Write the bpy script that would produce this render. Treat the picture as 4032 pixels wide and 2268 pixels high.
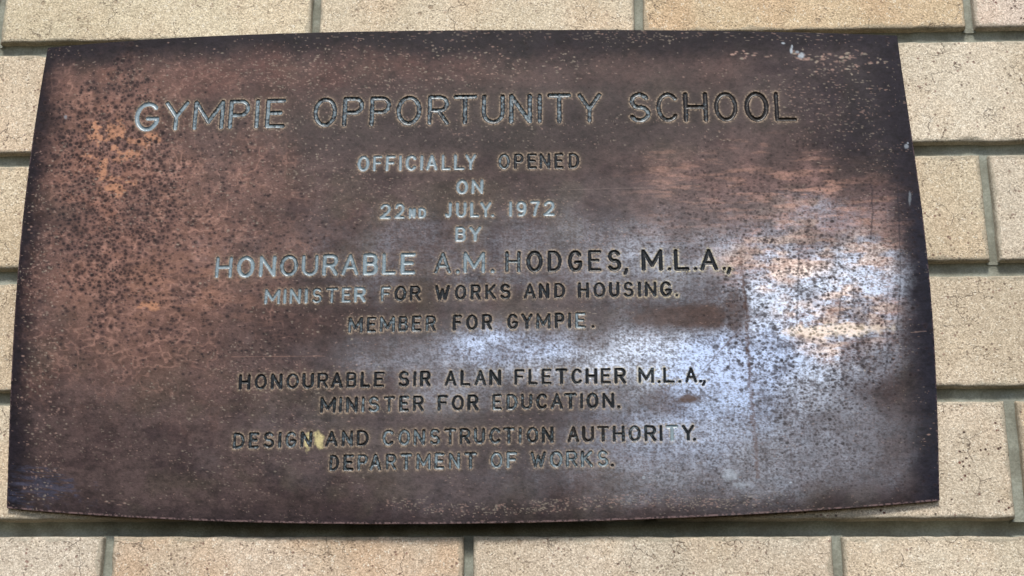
# Engraved copper plaque on a cream brick wall, close-up.
# Units are metres. The wall face is the plane y = 0, the viewer stands on the -y side.
import bpy, math
import numpy as np
from mathutils import Matrix

# ---------------------------------------------------------------- camera
scene = bpy.context.scene
for o in list(bpy.data.objects):
    bpy.data.objects.remove(o)
COL = scene.collection

cam_data = bpy.data.cameras.new("camera")
cam_data.sensor_width = 36.0
cam_data.lens = 50.0
cam_data.clip_start = 0.01
cam_data.clip_end = 500.0
cam = bpy.data.objects.new("camera", cam_data)
COL.objects.link(cam)
_r = [[0.99906, 0.04301, 0.00563], [-0.00781, 0.30599, -0.952], [-0.04266, 0.95106, 0.30604]]
right, down, fwd = _r
cam.matrix_world = Matrix((
    (right[0], -down[0], -fwd[0], 0.1899),
    (right[1], -down[1], -fwd[1], -0.93841),
    (right[2], -down[2], -fwd[2], -0.58068),
    (0, 0, 0, 1)))
scene.camera = cam

# ---------------------------------------------------------------- sky, sun, exposure
SUN_EL = math.radians(50.0)      # height of the veiled sun
SUN_AZ = math.radians(-4.0)     # swung to the left of the wall's own normal
world = bpy.data.worlds.new("World")
scene.world = world
world.use_nodes = True
wn, wl = world.node_tree.nodes, world.node_tree.links
wn.clear()
sky = wn.new("ShaderNodeTexSky")
sky.sky_type = 'NISHITA'
sky.sun_disc = False
sky.sun_elevation = SUN_EL
sky.sun_rotation = math.pi + SUN_AZ
sky.air_density = 1.0
sky.dust_density = 2.0
sky.ozone_density = 1.0
bg = wn.new("ShaderNodeBackground")
bg.inputs["Strength"].default_value = 0.10
wo = wn.new("ShaderNodeOutputWorld")
wl.new(sky.outputs[0], bg.inputs[0])
wl.new(bg.outputs[0], wo.inputs[0])

sun_data = bpy.data.lights.new("sun", 'SUN')
sun_data.energy = 2.6
sun_data.angle = math.radians(13.0)
sun_data.color = (1.0, 0.95, 0.88)
sun = bpy.data.objects.new("sun", sun_data)
COL.objects.link(sun)
# direction the light travels: from the front upper left, down onto the wall
sx, sy, sz = math.sin(SUN_AZ) * math.cos(SUN_EL), -math.cos(SUN_AZ) * math.cos(SUN_EL), math.sin(SUN_EL)
from mathutils import Vector
sun.rotation_euler = Vector((sx, sy, sz)).to_track_quat('Z', 'Y').to_euler()

scene.view_settings.view_transform = 'Standard'
scene.view_settings.look = 'None'
scene.view_settings.gamma = 1.0
scene.view_settings.exposure = 0.47
scene.render.engine = 'CYCLES'

# ---------------------------------------------------------------- helpers
rng = np.random.default_rng(7)


def lin(c):
    c = np.asarray(c, dtype=np.float64) / 255.0
    return np.where(c <= 0.04045, c / 12.92, ((c + 0.055) / 1.055) ** 2.4)


def vnoise(x, y, seed):
    """smooth value noise, 0..1, lattice spacing 1"""
    r = np.random.default_rng(seed)
    N = 512
    lat = r.random((N, N)).astype(np.float32)
    xi = np.floor(x).astype(np.int32)
    yi = np.floor(y).astype(np.int32)
    fx = (x - xi).astype(np.float32)
    fy = (y - yi).astype(np.float32)
    fx = fx * fx * (3 - 2 * fx)
    fy = fy * fy * (3 - 2 * fy)
    x0, x1, y0, y1 = xi % N, (xi + 1) % N, yi % N, (yi + 1) % N
    return (lat[y0, x0] * (1 - fx) + lat[y0, x1] * fx) * (1 - fy) + (lat[y1, x0] * (1 - fx) + lat[y1, x1] * fx) * fy


def fbm(x, y, seed, octaves=4, gain=0.55):
    a, t, s = 1.0, 0.0, 0.0
    c, sn = math.cos(0.5), math.sin(0.5)
    for k in range(octaves):
        t = t + a * vnoise(x + 17.3 * k, y + 9.1 * k, seed + k * 13)
        s += a
        a *= gain
        x, y = x * 2.03, y * 2.03
    return t / s


def sstep(a, b, x):
    t = np.clip((x - a) / (b - a), 0, 1)
    return t * t * (3 - 2 * t)


def mesh_np(name, verts, quads, smooth=True):
    me = bpy.data.meshes.new(name)
    nv, nf = len(verts), len(quads)
    me.vertices.add(nv)
    me.vertices.foreach_set("co", np.ascontiguousarray(verts, dtype=np.float32).ravel())
    me.loops.add(nf * 4)
    me.loops.foreach_set("vertex_index", np.ascontiguousarray(quads, dtype=np.int32).ravel())
    me.polygons.add(nf)
    me.polygons.foreach_set("loop_start", np.arange(0, nf * 4, 4, dtype=np.int32))
    me.polygons.foreach_set("use_smooth", np.full(nf, smooth, dtype=bool))
    me.update(calc_edges=True)
    return me


def add_obj(name, me, mat, parent=None):
    if mat is not None:
        me.materials.append(mat)
    o = bpy.data.objects.new(name, me)
    COL.objects.link(o)
    o.parent = parent
    return o


def new_mat(name):
    m = bpy.data.materials.new(name)
    m.use_nodes = True
    nt = m.node_tree
    nt.nodes.clear()
    out = nt.nodes.new("ShaderNodeOutputMaterial")
    b = nt.nodes.new("ShaderNodeBsdfPrincipled")
    nt.links.new(b.outputs[0], out.inputs[0])
    return m, nt, b


class G:
    """tiny node-graph helper"""
    def __init__(self, nt):
        self.nt = nt

    def n(self, kind, **kw):
        nd = self.nt.nodes.new(kind)
        for k, v in kw.items():
            setattr(nd, k, v)
        return nd

    def set(self, sock, v):
        if hasattr(v, "is_output"):
            self.nt.links.new(v, sock)
        else:
            sock.default_value = v

    def math(self, op, a, b=0.0, c=None, clamp=False):
        nd = self.n("ShaderNodeMath", operation=op, use_clamp=clamp)
        self.set(nd.inputs[0], a)
        self.set(nd.inputs[1], b)
        if c is not None:
            self.set(nd.inputs[2], c)
        return nd.outputs[0]

    def ramp(self, v, lo, hi):
        nd = self.n("ShaderNodeMapRange", interpolation_type='SMOOTHSTEP')
        self.set(nd.inputs[0], v)
        nd.inputs[1].default_value = lo
        nd.inputs[2].default_value = hi
        return nd.outputs[0]

    def mix(self, f, a, b, mode='MIX'):
        nd = self.n("ShaderNodeMix", data_type='RGBA', blend_type=mode)
        self.set(nd.inputs[0], f)
        for s, v in ((nd.inputs[6], a), (nd.inputs[7], b)):
            if isinstance(v, (tuple, list)) and len(v) == 3:
                v = (*v, 1.0)
            self.set(s, v)
        return nd.outputs[2]

    def noise(self, vec, scale, detail=3.0, rough=0.55, dist=0.0):
        nd = self.n("ShaderNodeTexNoise")
        self.set(nd.inputs["Vector"], vec)
        nd.inputs["Scale"].default_value = scale
        nd.inputs["Detail"].default_value = detail
        nd.inputs["Roughness"].default_value = rough
        nd.inputs["Distortion"].default_value = dist
        return nd.outputs[0]

    def voro(self, vec, scale, feature='F1', out=0, rand=1.0):
        nd = self.n("ShaderNodeTexVoronoi", feature=feature)
        self.set(nd.inputs["Vector"], vec)
        nd.inputs["Scale"].default_value = scale
        nd.inputs["Randomness"].default_value = rand
        return nd.outputs[out]


# ================================================================= BRICK WALL
def brick_material():
    m, nt, b = new_mat("cream sand-faced brick")
    g = G(nt)
    geo = g.n("ShaderNodeNewGeometry")
    pos = geo.outputs["Position"]
    info = g.n("ShaderNodeObjectInfo")
    tint = info.outputs["Color"]
    at = g.n("ShaderNodeAttribute", attribute_type='OBJECT', attribute_name="specking")
    spk = at.outputs["Fac"]
    atc = g.n("ShaderNodeAttribute", attribute_type='OBJECT', attribute_name="warmth")
    warm = atc.outputs["Fac"]
    # broad drift of the firing colour across each brick
    drift = g.noise(pos, 16.0, 3.0, 0.5)
    c = g.mix(g.math('MULTIPLY', g.math('MULTIPLY', g.ramp(drift, 0.42, 0.62), warm), 0.7), tint, (0.62, 0.41, 0.25))
    drift2 = g.noise(pos, 30.0, 4.0, 0.6)
    c = g.mix(g.math('MULTIPLY', g.ramp(drift2, 0.5, 0.7), 0.35), c, (0.60, 0.50, 0.36))
    # sand grain at two sizes
    gr = g.noise(pos, 800.0, 3.0, 0.8)
    vg = g.n("ShaderNodeTexVoronoi", feature='F1')
    nt.links.new(pos, vg.inputs["Vector"])
    vg.inputs["Scale"].default_value = 980.0
    sg = g.n("ShaderNodeSeparateColor")
    nt.links.new(vg.outputs["Color"], sg.inputs[0])
    cell = sg.outputs[0]
    c = g.mix(cell, g.mix(1.0, c, (0.74, 0.72, 0.70), 'MULTIPLY'), g.mix(1.0, c, (1.26, 1.27, 1.28), 'MULTIPLY'))
    c = g.mix(g.ramp(gr, 0.36, 0.62), g.mix(1.0, c, (0.78, 0.76, 0.74), 'MULTIPLY'), g.mix(1.0, c, (1.14, 1.14, 1.14), 'MULTIPLY'))
    gr3 = g.noise(pos, 170.0, 3.0, 0.6)
    c = g.mix(g.math('MULTIPLY', g.ramp(gr3, 0.35, 0.65), 0.22), c, g.mix(1.0, c, (0.80, 0.77, 0.74), 'MULTIPLY'))
    # pale quartz grains
    vq = g.voro(pos, 620.0, 'F1', 0)
    sel = g.noise(pos, 210.0, 2.0, 0.5)
    pale = g.math('MULTIPLY', g.math('SUBTRACT', 1.0, g.ramp(vq, 0.18, 0.42)), g.ramp(sel, 0.50, 0.60))
    c = g.mix(g.math('MULTIPLY', pale, 0.85), c, (0.88, 0.83, 0.70))
    # iron specks, small dark pits, reddish burnt spots
    vi = g.voro(pos, 240.0, 'F1', 0)
    sel2 = g.noise(pos, 95.0, 2.0, 0.5)
    iron = g.math('MULTIPLY', g.math('SUBTRACT', 1.0, g.ramp(vi, 0.14, 0.30)), g.ramp(sel2, 0.50, 0.56))
    iron = g.math('MULTIPLY', iron, spk)
    c = g.mix(g.math('MULTIPLY', iron, 0.9), c, g.mix(g.ramp(sel, 0.4, 0.6), (0.060, 0.040, 0.034), (0.20, 0.09, 0.07)))
    vi2 = g.voro(pos, 420.0, 'F1', 0)
    sel3 = g.noise(pos, 60.0, 2.0, 0.5)
    pit = g.math('MULTIPLY', g.math('SUBTRACT', 1.0, g.ramp(vi2, 0.16, 0.34)), g.ramp(sel3, 0.46, 0.60))
    c = g.mix(g.math('MULTIPLY', pit, 0.50), c, (0.20, 0.145, 0.11))
    # hairline shrinkage cracks
    wp = g.n("ShaderNodeVectorMath", operation='MULTIPLY_ADD')
    nz = g.n("ShaderNodeTexNoise")
    g.set(nz.inputs["Vector"], pos)
    nz.inputs["Scale"].default_value = 120.0
    nz.inputs["Detail"].default_value = 4.0
    nt.links.new(nz.outputs[1], wp.inputs[0])
    wp.inputs[1].default_value = (0.010, 0.010, 0.014)
    nt.links.new(pos, wp.inputs[2])
    ve = g.voro(wp.outputs[0], 52.0, 'DISTANCE_TO_EDGE', 0)
    selc = g.noise(pos, 34.0, 2.0, 0.5)
    crack = g.math('MULTIPLY', g.math('SUBTRACT', 1.0, g.ramp(ve, 0.004, 0.018)), g.ramp(selc, 0.52, 0.60))
    c = g.mix(g.math('MULTIPLY', crack, 0.62), c, (0.12, 0.085, 0.065))
    # grime settled on the arrises and in the hollows
    occ = g.n("ShaderNodeAttribute", attribute_type='GEOMETRY', attribute_name="arris")
    ar = g.math('MULTIPLY', occ.outputs["Fac"], g.ramp(g.noise(pos, 260.0, 3.0, 0.6), 0.40, 0.62))
    c = g.mix(g.math('MULTIPLY', ar, 0.40), c, (0.20, 0.165, 0.12))
    # mortar smeared over the brick edges when the joints were tooled
    js = g.n("ShaderNodeAttribute", attribute_type='GEOMETRY', attribute_name="joint_side")
    sm = g.math('ADD', js.outputs["Fac"], g.math('MULTIPLY', g.noise(pos, 55.0, 5.0, 0.65), 1.6))
    c = g.mix(g.math('MULTIPLY', g.ramp(sm, 1.42, 1.62), 0.55), c, (0.31, 0.29, 0.225))
    # broad weathering from brick to brick
    wv = g.noise(pos, 9.0, 4.0, 0.55)
    c = g.mix(g.ramp(wv, 0.36, 0.64), g.mix(1.0, c, (0.94, 0.93, 0.91), 'MULTIPLY'), g.mix(1.0, c, (1.08, 1.08, 1.09), 'MULTIPLY'))
    # a few knocked-out pits
    vb = g.voro(pos, 62.0, 'F1', 0)
    sb = g.noise(pos, 41.0, 1.0, 0.5)
    chip = g.math('MULTIPLY', g.math('SUBTRACT', 1.0, g.ramp(g.math('ADD', vb, g.math('MULTIPLY', gr, 0.15)), 0.14, 0.22)), g.ramp(sb, 0.50, 0.53))
    c = g.mix(g.math('MULTIPLY', chip, 0.55), c, (0.30, 0.21, 0.14))
    g.set(b.inputs["Base Color"], c)
    b.inputs["Roughness"].default_value = 0.9
    b.inputs["Specular IOR Level"].default_value = 0.25
    h = g.math('ADD', g.math('MULTIPLY', gr, 1.0), g.math('MULTIPLY', cell, 0.5))
    h = g.math('SUBTRACT', h, g.math('MULTIPLY', crack, 0.9))
    h = g.math('SUBTRACT', h, g.math('MULTIPLY', pit, 0.6))
    h = g.math('SUBTRACT', h, g.math('MULTIPLY', chip, 1.2))
    bp = g.n("ShaderNodeBump")
    bp.inputs["Strength"].default_value = 0.75
    bp.inputs["Distance"].default_value = 0.0007
    g.set(bp.inputs["Height"], h)
    nt.links.new(bp.outputs[0], b.inputs["Normal"])
    return m


def mortar_material():
    m, nt, b = new_mat("grey green ironed mortar")
    g = G(nt)
    pos = g.n("ShaderNodeNewGeometry").outputs["Position"]
    n1 = g.noise(pos, 45.0, 4.0, 0.6)
    n2 = g.noise(pos, 700.0, 3.0, 0.7)
    c = g.mix(g.ramp(n1, 0.35, 0.65), (0.215, 0.22, 0.18), (0.325, 0.345, 0.295))
    c = g.mix(g.math('MULTIPLY', g.ramp(n2, 0.35, 0.65), 0.6), c, g.mix(1.0, c, (0.62, 0.62, 0.60), 'MULTIPLY'))
    st = g.noise(pos, 22.0, 3.0, 0.6)
    c = g.mix(g.math('MULTIPLY', g.ramp(st, 0.55, 0.7), 0.5), c, (0.15, 0.12, 0.085))
    g.set(b.inputs["Base Color"], c)
    b.inputs["Roughness"].default_value = 0.85
    b.inputs["Specular IOR Level"].default_value = 0.3
    bp = g.n("ShaderNodeBump")
    bp.inputs["Strength"].default_value = 0.6
    bp.inputs["Distance"].default_value = 0.0007
    g.set(bp.inputs["Height"], g.math('ADD', n2, g.math('MULTIPLY', n1, 2.0)))
    nt.links.new(bp.outputs[0], b.inputs["Normal"])
    return m


MAT_BRICK = brick_material()
MAT_MORTAR = mortar_material()


def tag(o, label, cat, kind=None, group=None):
    o["label"] = label
    if cat:
        o["category"] = cat
    if kind:
        o["kind"] = kind
    if group:
        o["group"] = group


wall = bpy.data.objects.new("brick_wall", None)
COL.objects.link(wall)
tag(wall, "cream brick wall with recessed grey mortar joints behind the copper plaque", "wall")

# bed joints (top edge, bottom edge), measured; above and below they repeat every 88.9 mm
BEDS = [(-0.0829, -0.0935), (-0.1727, -0.1828), (-0.2615, -0.2722), (-0.3505, -0.3602), (-0.4388, -0.4500)]
beds = []
for k in range(-4, 0):
    beds.append((-0.0829 - k * -0.0889 * 1.0, -0.0929 - k * -0.0889))
beds = [(-0.0829 + 0.0889 * k, -0.0931 + 0.0889 * k) for k in range(5, 0, -1)] + BEDS + \
       [(-0.4388 - 0.0889 * k, -0.4490 - 0.0889 * k) for k in range(1, 6)]

JOINT = 0.0060


def head_joints(row):
    """x centre and width of the head joints of a course; row 0 is the first course above BEDS[0]"""
    js = []
    for k in range(-3, 6):
        x = 0.24 * k + (0.12 if row % 2 else 0.0) + 0.0002
        w = JOINT
        js.append([x, w])
    if row == 4:
        for j in js:
            if abs(j[0] - 0.48) < 0.01:
                j[0], j[1] = 0.4806, 0.0076
    return js


# tints read off the individual bricks: (course, index of the head joint at the brick's left side)
TINTS = {
    (0, -1): ((0.648, 0.578, 0.427), 0.15, 0.5), (0, 0): ((0.637, 0.562, 0.427), 0.35, 0.5),
    (0, 1): ((0.648, 0.528, 0.359), 0.55, 0.35), (0, 2): ((0.670, 0.578, 0.490), 0.25, 1.0),
    (1, -2): ((0.632, 0.539, 0.409), 0.25, 0.8), (1, -1): ((0.632, 0.539, 0.409), 0.25, 0.8), (1, 1): ((0.648, 0.584, 0.466), 0.15, 0.8),
    (2, -1): ((0.605, 0.522, 0.382), 0.2, 0.6), (2, 1): ((0.605, 0.528, 0.393), 0.3, 0.9), (2, 2): ((0.648, 0.584, 0.477), 0.1, 0.7),
    (3, -2): ((0.562, 0.478, 0.353), 0.15, 0.7), (3, -1): ((0.562, 0.478, 0.353), 0.15, 0.7), (3, 1): ((0.594, 0.522, 0.405), 0.1, 0.7),
    (4, -1): ((0.594, 0.522, 0.398), 0.35, 0.8), (4, 0): ((0.594, 0.488, 0.364), 0.4, 0.8), (4, 1): ((0.621, 0.550, 0.439), 0.2, 1.1),
    (4, 2): ((0.616, 0.500, 0.364), 0.6, 1.0),
    (5, -2): ((0.605, 0.539, 0.439), 0.25, 0.8), (5, -1): ((0.605, 0.506, 0.393), 0.6, 0.8),
    (5, 0): ((0.616, 0.556, 0.455), 0.25, 0.7), (5, 1): ((0.616, 0.550, 0.432), 0.25, 0.7),
}


def brick_mesh(x0, x1, z0, z1, seed):
    w, h = x1 - x0, z1 - z0
    def spaced(L, n):
        e = np.array([0, 0.0006, 0.0013, 0.0022, 0.0034])
        mid = np.linspace(0.0048, L - 0.0048, n)
        return np.concatenate([e, mid, L - e[::-1]])
    xs, zs = spaced(w, 52), spaced(h, 17)
    X, Z = np.meshgrid(xs, zs)
    wx, wz = x0 + X, z0 + Z
    rad = 0.0013 + 0.0012 * vnoise(wx * 160, wz * 160, seed) + 0.0022 * np.maximum(0, fbm(wx * 70, wz * 70, seed + 5, 3) - 0.62) * 6
    dx = np.minimum(X, w - X)
    dz = np.minimum(Z, h - Z)
    ex = np.clip(1 - dx / rad, 0, 1)
    ez = np.clip(1 - dz / rad, 0, 1)
    e = np.minimum(1.0, np.hypot(ex, ez))
    Y = rad * (1 - np.sqrt(np.maximum(0, 1 - e ** 2)))
    Y = Y + 0.0006 * (fbm(wx * 60, wz * 60, seed + 9, 3) - 0.5) + 0.00035 * (vnoise(wx * 500, wz * 500, seed + 3) - 0.5)
    # ragged outline
    jit = 0.0011 * (fbm(wx * 110, wz * 110, seed + 21, 3) - 0.5)
    sgx = np.sign(X - w / 2)
    sgz = np.sign(Z - h / 2)
    wx2 = wx + jit * sgx * (ex > 0.05)
    wz2 = wz + jit * sgz * (ez > 0.05)
    ny, nx = X.shape
    V = np.stack([wx2, Y, wz2], -1).reshape(-1, 3)
    idx = np.arange(nx * ny).reshape(ny, nx)
    F = np.stack([idx[:-1, :-1], idx[:-1, 1:], idx[1:, 1:], idx[1:, :-1]], -1).reshape(-1, 4)
    ring = np.concatenate([idx[0, :], idx[1:, -1], idx[-1, -2::-1], idx[-2:0:-1, 0]])
    back = V[ring].copy()
    back[:, 1] = 0.055
    nb = len(ring)
    bi = np.arange(len(V), len(V) + nb)
    V = np.vstack([V, back])
    S = np.stack([ring, bi, np.roll(bi, -1), np.roll(ring, -1)], -1)
    ar = np.concatenate([np.clip(e, 0, 1).reshape(-1), np.ones(nb)])
    nearj = np.concatenate([np.clip(1 - np.minimum(dx, dz) / 0.009, 0, 1).reshape(-1), np.ones(nb)])
    me = mesh_np("brick", V, np.vstack([F, S]))
    a = me.attributes.new("arris", 'FLOAT', 'POINT')
    a.data.foreach_set("value", ar.astype(np.float32))
    a = me.attributes.new("joint_side", 'FLOAT', 'POINT')
    a.data.foreach_set("value", nearj.astype(np.float32))
    return me


def build_wall():
    mv, mf = [], []

    def strip(P, Q):
        """profile sweep: P grid (n, m, 3)"""
        base = sum(len(v) for v in mv)
        n, m = P.shape[:2]
        idx = np.arange(n * m).reshape(n, m) + base
        mv.append(P.reshape(-1, 3))
        mf.append(np.stack([idx[:-1, :-1], idx[:-1, 1:], idx[1:, 1:], idx[1:, :-1]], -1).reshape(-1, 4))

    prof = np.concatenate([[-1.001], np.linspace(-1, 1, 11), [1.001]])
    lip = (np.abs(prof) > 1.0005) * 0.02
    X0, X1 = -0.72, 1.20
    xs = np.linspace(X0, X1, 1400)
    for i, (zt, zb) in enumerate(beds):
        c, hw = (zt + zb) / 2, (zt - zb) / 2 + 0.0016
        S_, T_ = np.meshgrid(xs, prof, indexing='xy')
        deep = 0.0048 if i != 9 else 0.0115
        Y = 0.0028 + lip[:, None] + deep * np.sqrt(np.maximum(0, 1 - np.minimum(1, T_ * 0.93) ** 2)) + 0.0008 * (fbm(S_ * 60, T_ * 0.8 + i * 7, 300 + i, 3) - 0.5) \
            + 0.0004 * (vnoise(S_ * 400, T_ * 3 + i, 350 + i) - 0.5)
        Z = c - T_ * hw
        # the head joints of the course above and below run into the bed joint
        for side, rr in ((-1, i - 5), (1, i - 4)):
            for (xj, wj) in head_joints(rr):
                hj = wj / 2 + 0.0010
                k = np.abs(S_ - xj) / hj
                yh = 0.0034 + 0.0030 * np.sqrt(np.maximum(0, 1 - np.minimum(1, k * 0.93) ** 2)) + 0.0002
                Y = np.where((k < 1) & (T_ * side > -0.15), np.maximum(Y, yh), Y)
        strip(np.stack([S_, Y, Z], -1)[::-1], 0)
    for row in range(len(beds) - 1):
        r = row - 4          # course number relative to BEDS
        ztop, zbot = beds[row][1], beds[row + 1][0]
        for (x, w) in head_joints(r):
            if x < X0 + 0.02 or x > X1 - 0.02:
                continue
            zz = np.linspace(zbot - 0.0012, ztop + 0.0012, 44)
            hw = w / 2 + 0.0016
            A, B = np.meshgrid(prof, zz, indexing='xy')
            Y = 0.0034 + lip[None, :] + 0.0030 * np.sqrt(np.maximum(0, 1 - (A * 0.93) ** 2)) + 0.0007 * (fbm(A + x * 50, B * 60, 900 + row, 3) - 0.5)
            strip(np.stack([x + A * hw, Y, B], -1), 0)
        js = head_joints(r)
        for a, bq in zip(js[:-1], js[1:]):
            x0, x1 = a[0] + a[1] / 2, bq[0] - bq[1] / 2
            if x0 < X0 or x1 > X1:
                continue
            seed = 40 * (row + 1) + int(round((x0 + 1) * 10))
            me = brick_mesh(x0 + 0.0002, x1 - 0.0002, zbot, ztop, seed)
            o = add_obj("brick", me, MAT_BRICK, wall)
            key = (r, int(math.floor(round((a[0] - (0.12 if r % 2 else 0)) / 0.24, 2))))
            if key in TINTS:
                t, wm, sp = TINTS[key]
            else:
                q = np.random.default_rng(seed)
                t = np.array((0.57, 0.48, 0.36)) * (0.93 + 0.12 * q.random())
                wm, sp = 0.2 + 0.3 * q.random(), 0.5 + 0.5 * q.random()
            o.color = (t[0], t[1], t[2], 1)
            o["specking"] = float(sp)
            o["warmth"] = float(wm)
    me = mesh_np("mortar", np.vstack(mv), np.vstack(mf))
    add_obj("mortar", me, MAT_MORTAR, wall)


build_wall()

# ================================================================= PLAQUE
# lettering: (baseline height mm at x = 0, slope, cap height mm, half stroke mm, glyphs with left,right in 0.1 mm)
LINES = [
    (-160.4, 0.003, 23.65, 1.6, 'G-1261,-1079 Y-1045,-864 M-830,-601 P-572,-417 I-381,-345 E-301,-156 O46,219 P258,412 P455,608 O646,827 R870,1027 T1055,1226 U1259,1425 N1454,1619 I1657,1690 T1728,1898 Y1941,2115 S2304,2464 C2502,2661 H2695,2869 O2912,3081 O3128,3301 L3339,3499'),
    (-195.42, 0.0014, 12.13, 1.0, 'O384,468 F493,560 F584,654 I681,697 C724,805 I832,848 A871,952 L980,1046 L1067,1144 Y1147,1227 O1381,1464 P1492,1561 E1586,1655 N1672,1749 E1777,1842 D1877,1953'),
    (-215.29, 0.0134, 11.23, 1.0, 'O1088,1171 N1195,1279'),
    (-232.23, 0.0091, 11.66, 1.0, '2555,635 2659,732 n758,808 d826,884 J1009,1060 U1088,1164 L1188,1253 Y1257,1339 .1339,1354 11463,1479 91508,1583 71607,1676 21700,1779'),
    (-250.1, 0.0094, 11.19, 1.0, 'B1088,1163 Y1184,1269'),
    (-273.11, 0.0072, 15.82, 1.25, 'H-582,-461 O-429,-306 N-274,-154 O-129,-1 U23,142 R170,280 A302,423 B453,557 L584,683 E713,817 A945,1065 .1099,1121 M1147,1298 .1339,1361 H1435,1544 O1581,1694 D1726,1826 G1867,1967 E2004,2099 S2136,2235 ,2254,2276 M2372,2517 .2551,2573 L2594,2699 .2729,2750 A2771,2894 .2925,2947 ,2957,2981'),
    (-292.87, 0.0117, 11.21, 1.0, 'M-223,-113 I-89,-73 N-50,32 I59,75 S103,180 T202,289 E311,379 R398,480 F583,654 O676,760 R782,860 W955,1059 O1091,1173 R1200,1273 K1300,1377 S1400,1477 A1563,1649 N1667,1739 D1771,1848 H1934,2011 O2038,2123 U2146,2218 S2241,2317 I2345,2361 N2389,2470 G2493,2574 .2597,2615'),
    (-314.79, 0.0143, 11.35, 1.0, 'M367,467 E493,561 M583,688 B710,778 E801,869 R896,969 F1081,1145 O1172,1253 R1280,1352 G1451,1528 Y1546,1627 M1649,1748 P1775,1842 I1869,1884 E1914,1986 .2026,2044'),
    (-352.96, 0.0112, 11.11, 1.0, 'H-366,-285 O-258,-171 N-147,-66 O-42,48 U69,149 R170,248 A263,346 B367,441 L465,533 E554,628 S720,797 I824,841 R867,941 A1033,1116 L1139,1209 A1234,1316 N1334,1415 F1502,1572 L1596,1660 E1684,1754 T1778,1860 C1884,1960 H1980,2059 E2080,2150 R2173,2252 M2331,2439 .2463,2480 L2498,2577 .2600,2618 A2644,2726 .2740,2757 ,2762,2781'),
    (-369.92, 0.0119, 11.02, 1.0, 'M198,305 I328,344 N372,453 I480,496 S521,601 T625,704 E731,799 R822,899 F989,1060 O1083,1168 R1189,1265 E1356,1423 D1450,1526 U1546,1625 C1649,1725 A1745,1830 T1836,1920 I1944,1961 O1984,2066 N2089,2171 .2190,2208'),
    (-392.95, 0.0144, 11.11, 1.0, 'D-381,-301 E-274,-203 S-178,-99 I-72,-55 G-28,51 N75,155 A240,329 N352,429 D452,535 C625,705 O731,813 N833,912 S938,1014 T1037,1119 R1139,1215 U1235,1311 C1337,1416 T1428,1509 I1535,1551 O1585,1666 N1686,1765 A1855,1936 U1953,2034 T2052,2133 H2155,2236 O2259,2343 R2364,2445 I2466,2484 T2505,2589 Y2612,2696 .2686,2704'),
    (-409.1, 0.0137, 11.11, 1.0, 'D276,343 E370,440 P463,534 A545,624 R651,726 T750,828 M855,953 E976,1043 N1069,1147 T1173,1258 O1345,1430 F1452,1524 W1611,1715 O1738,1825 R1845,1923 K1943,2024 S2050,2128 .2142,2159'),
]


# how pale each letter's groove is, 0 dark .. 1 pale
PALE = [
    "9655554 444444444443 221111",
    "8889999999 421212", "99", "9999999999999", "99",
    "799677788 95 6 77 421111 111111111",
    "77776678 621 11111 111 1111111",
    "434333 111 1231 26 1",
    "1122211211 211 1121 11111111 21111111",
    "23344332 211 4432322211",
    "333343 232 554432433432 212232181 1",
    "2344455554 66 45556 0",
]
PALE = [s.replace(" ", "") for s in PALE]
BROWN = {0: range(17, 24), 10: range(21, 24)}


def arc(cx, cy, rx, ry, a0, a1, n=14):
    t = np.radians(np.linspace(a0, a1, n))
    return [(cx + rx * math.cos(q), cy + ry * math.sin(q)) for q in t]


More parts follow.
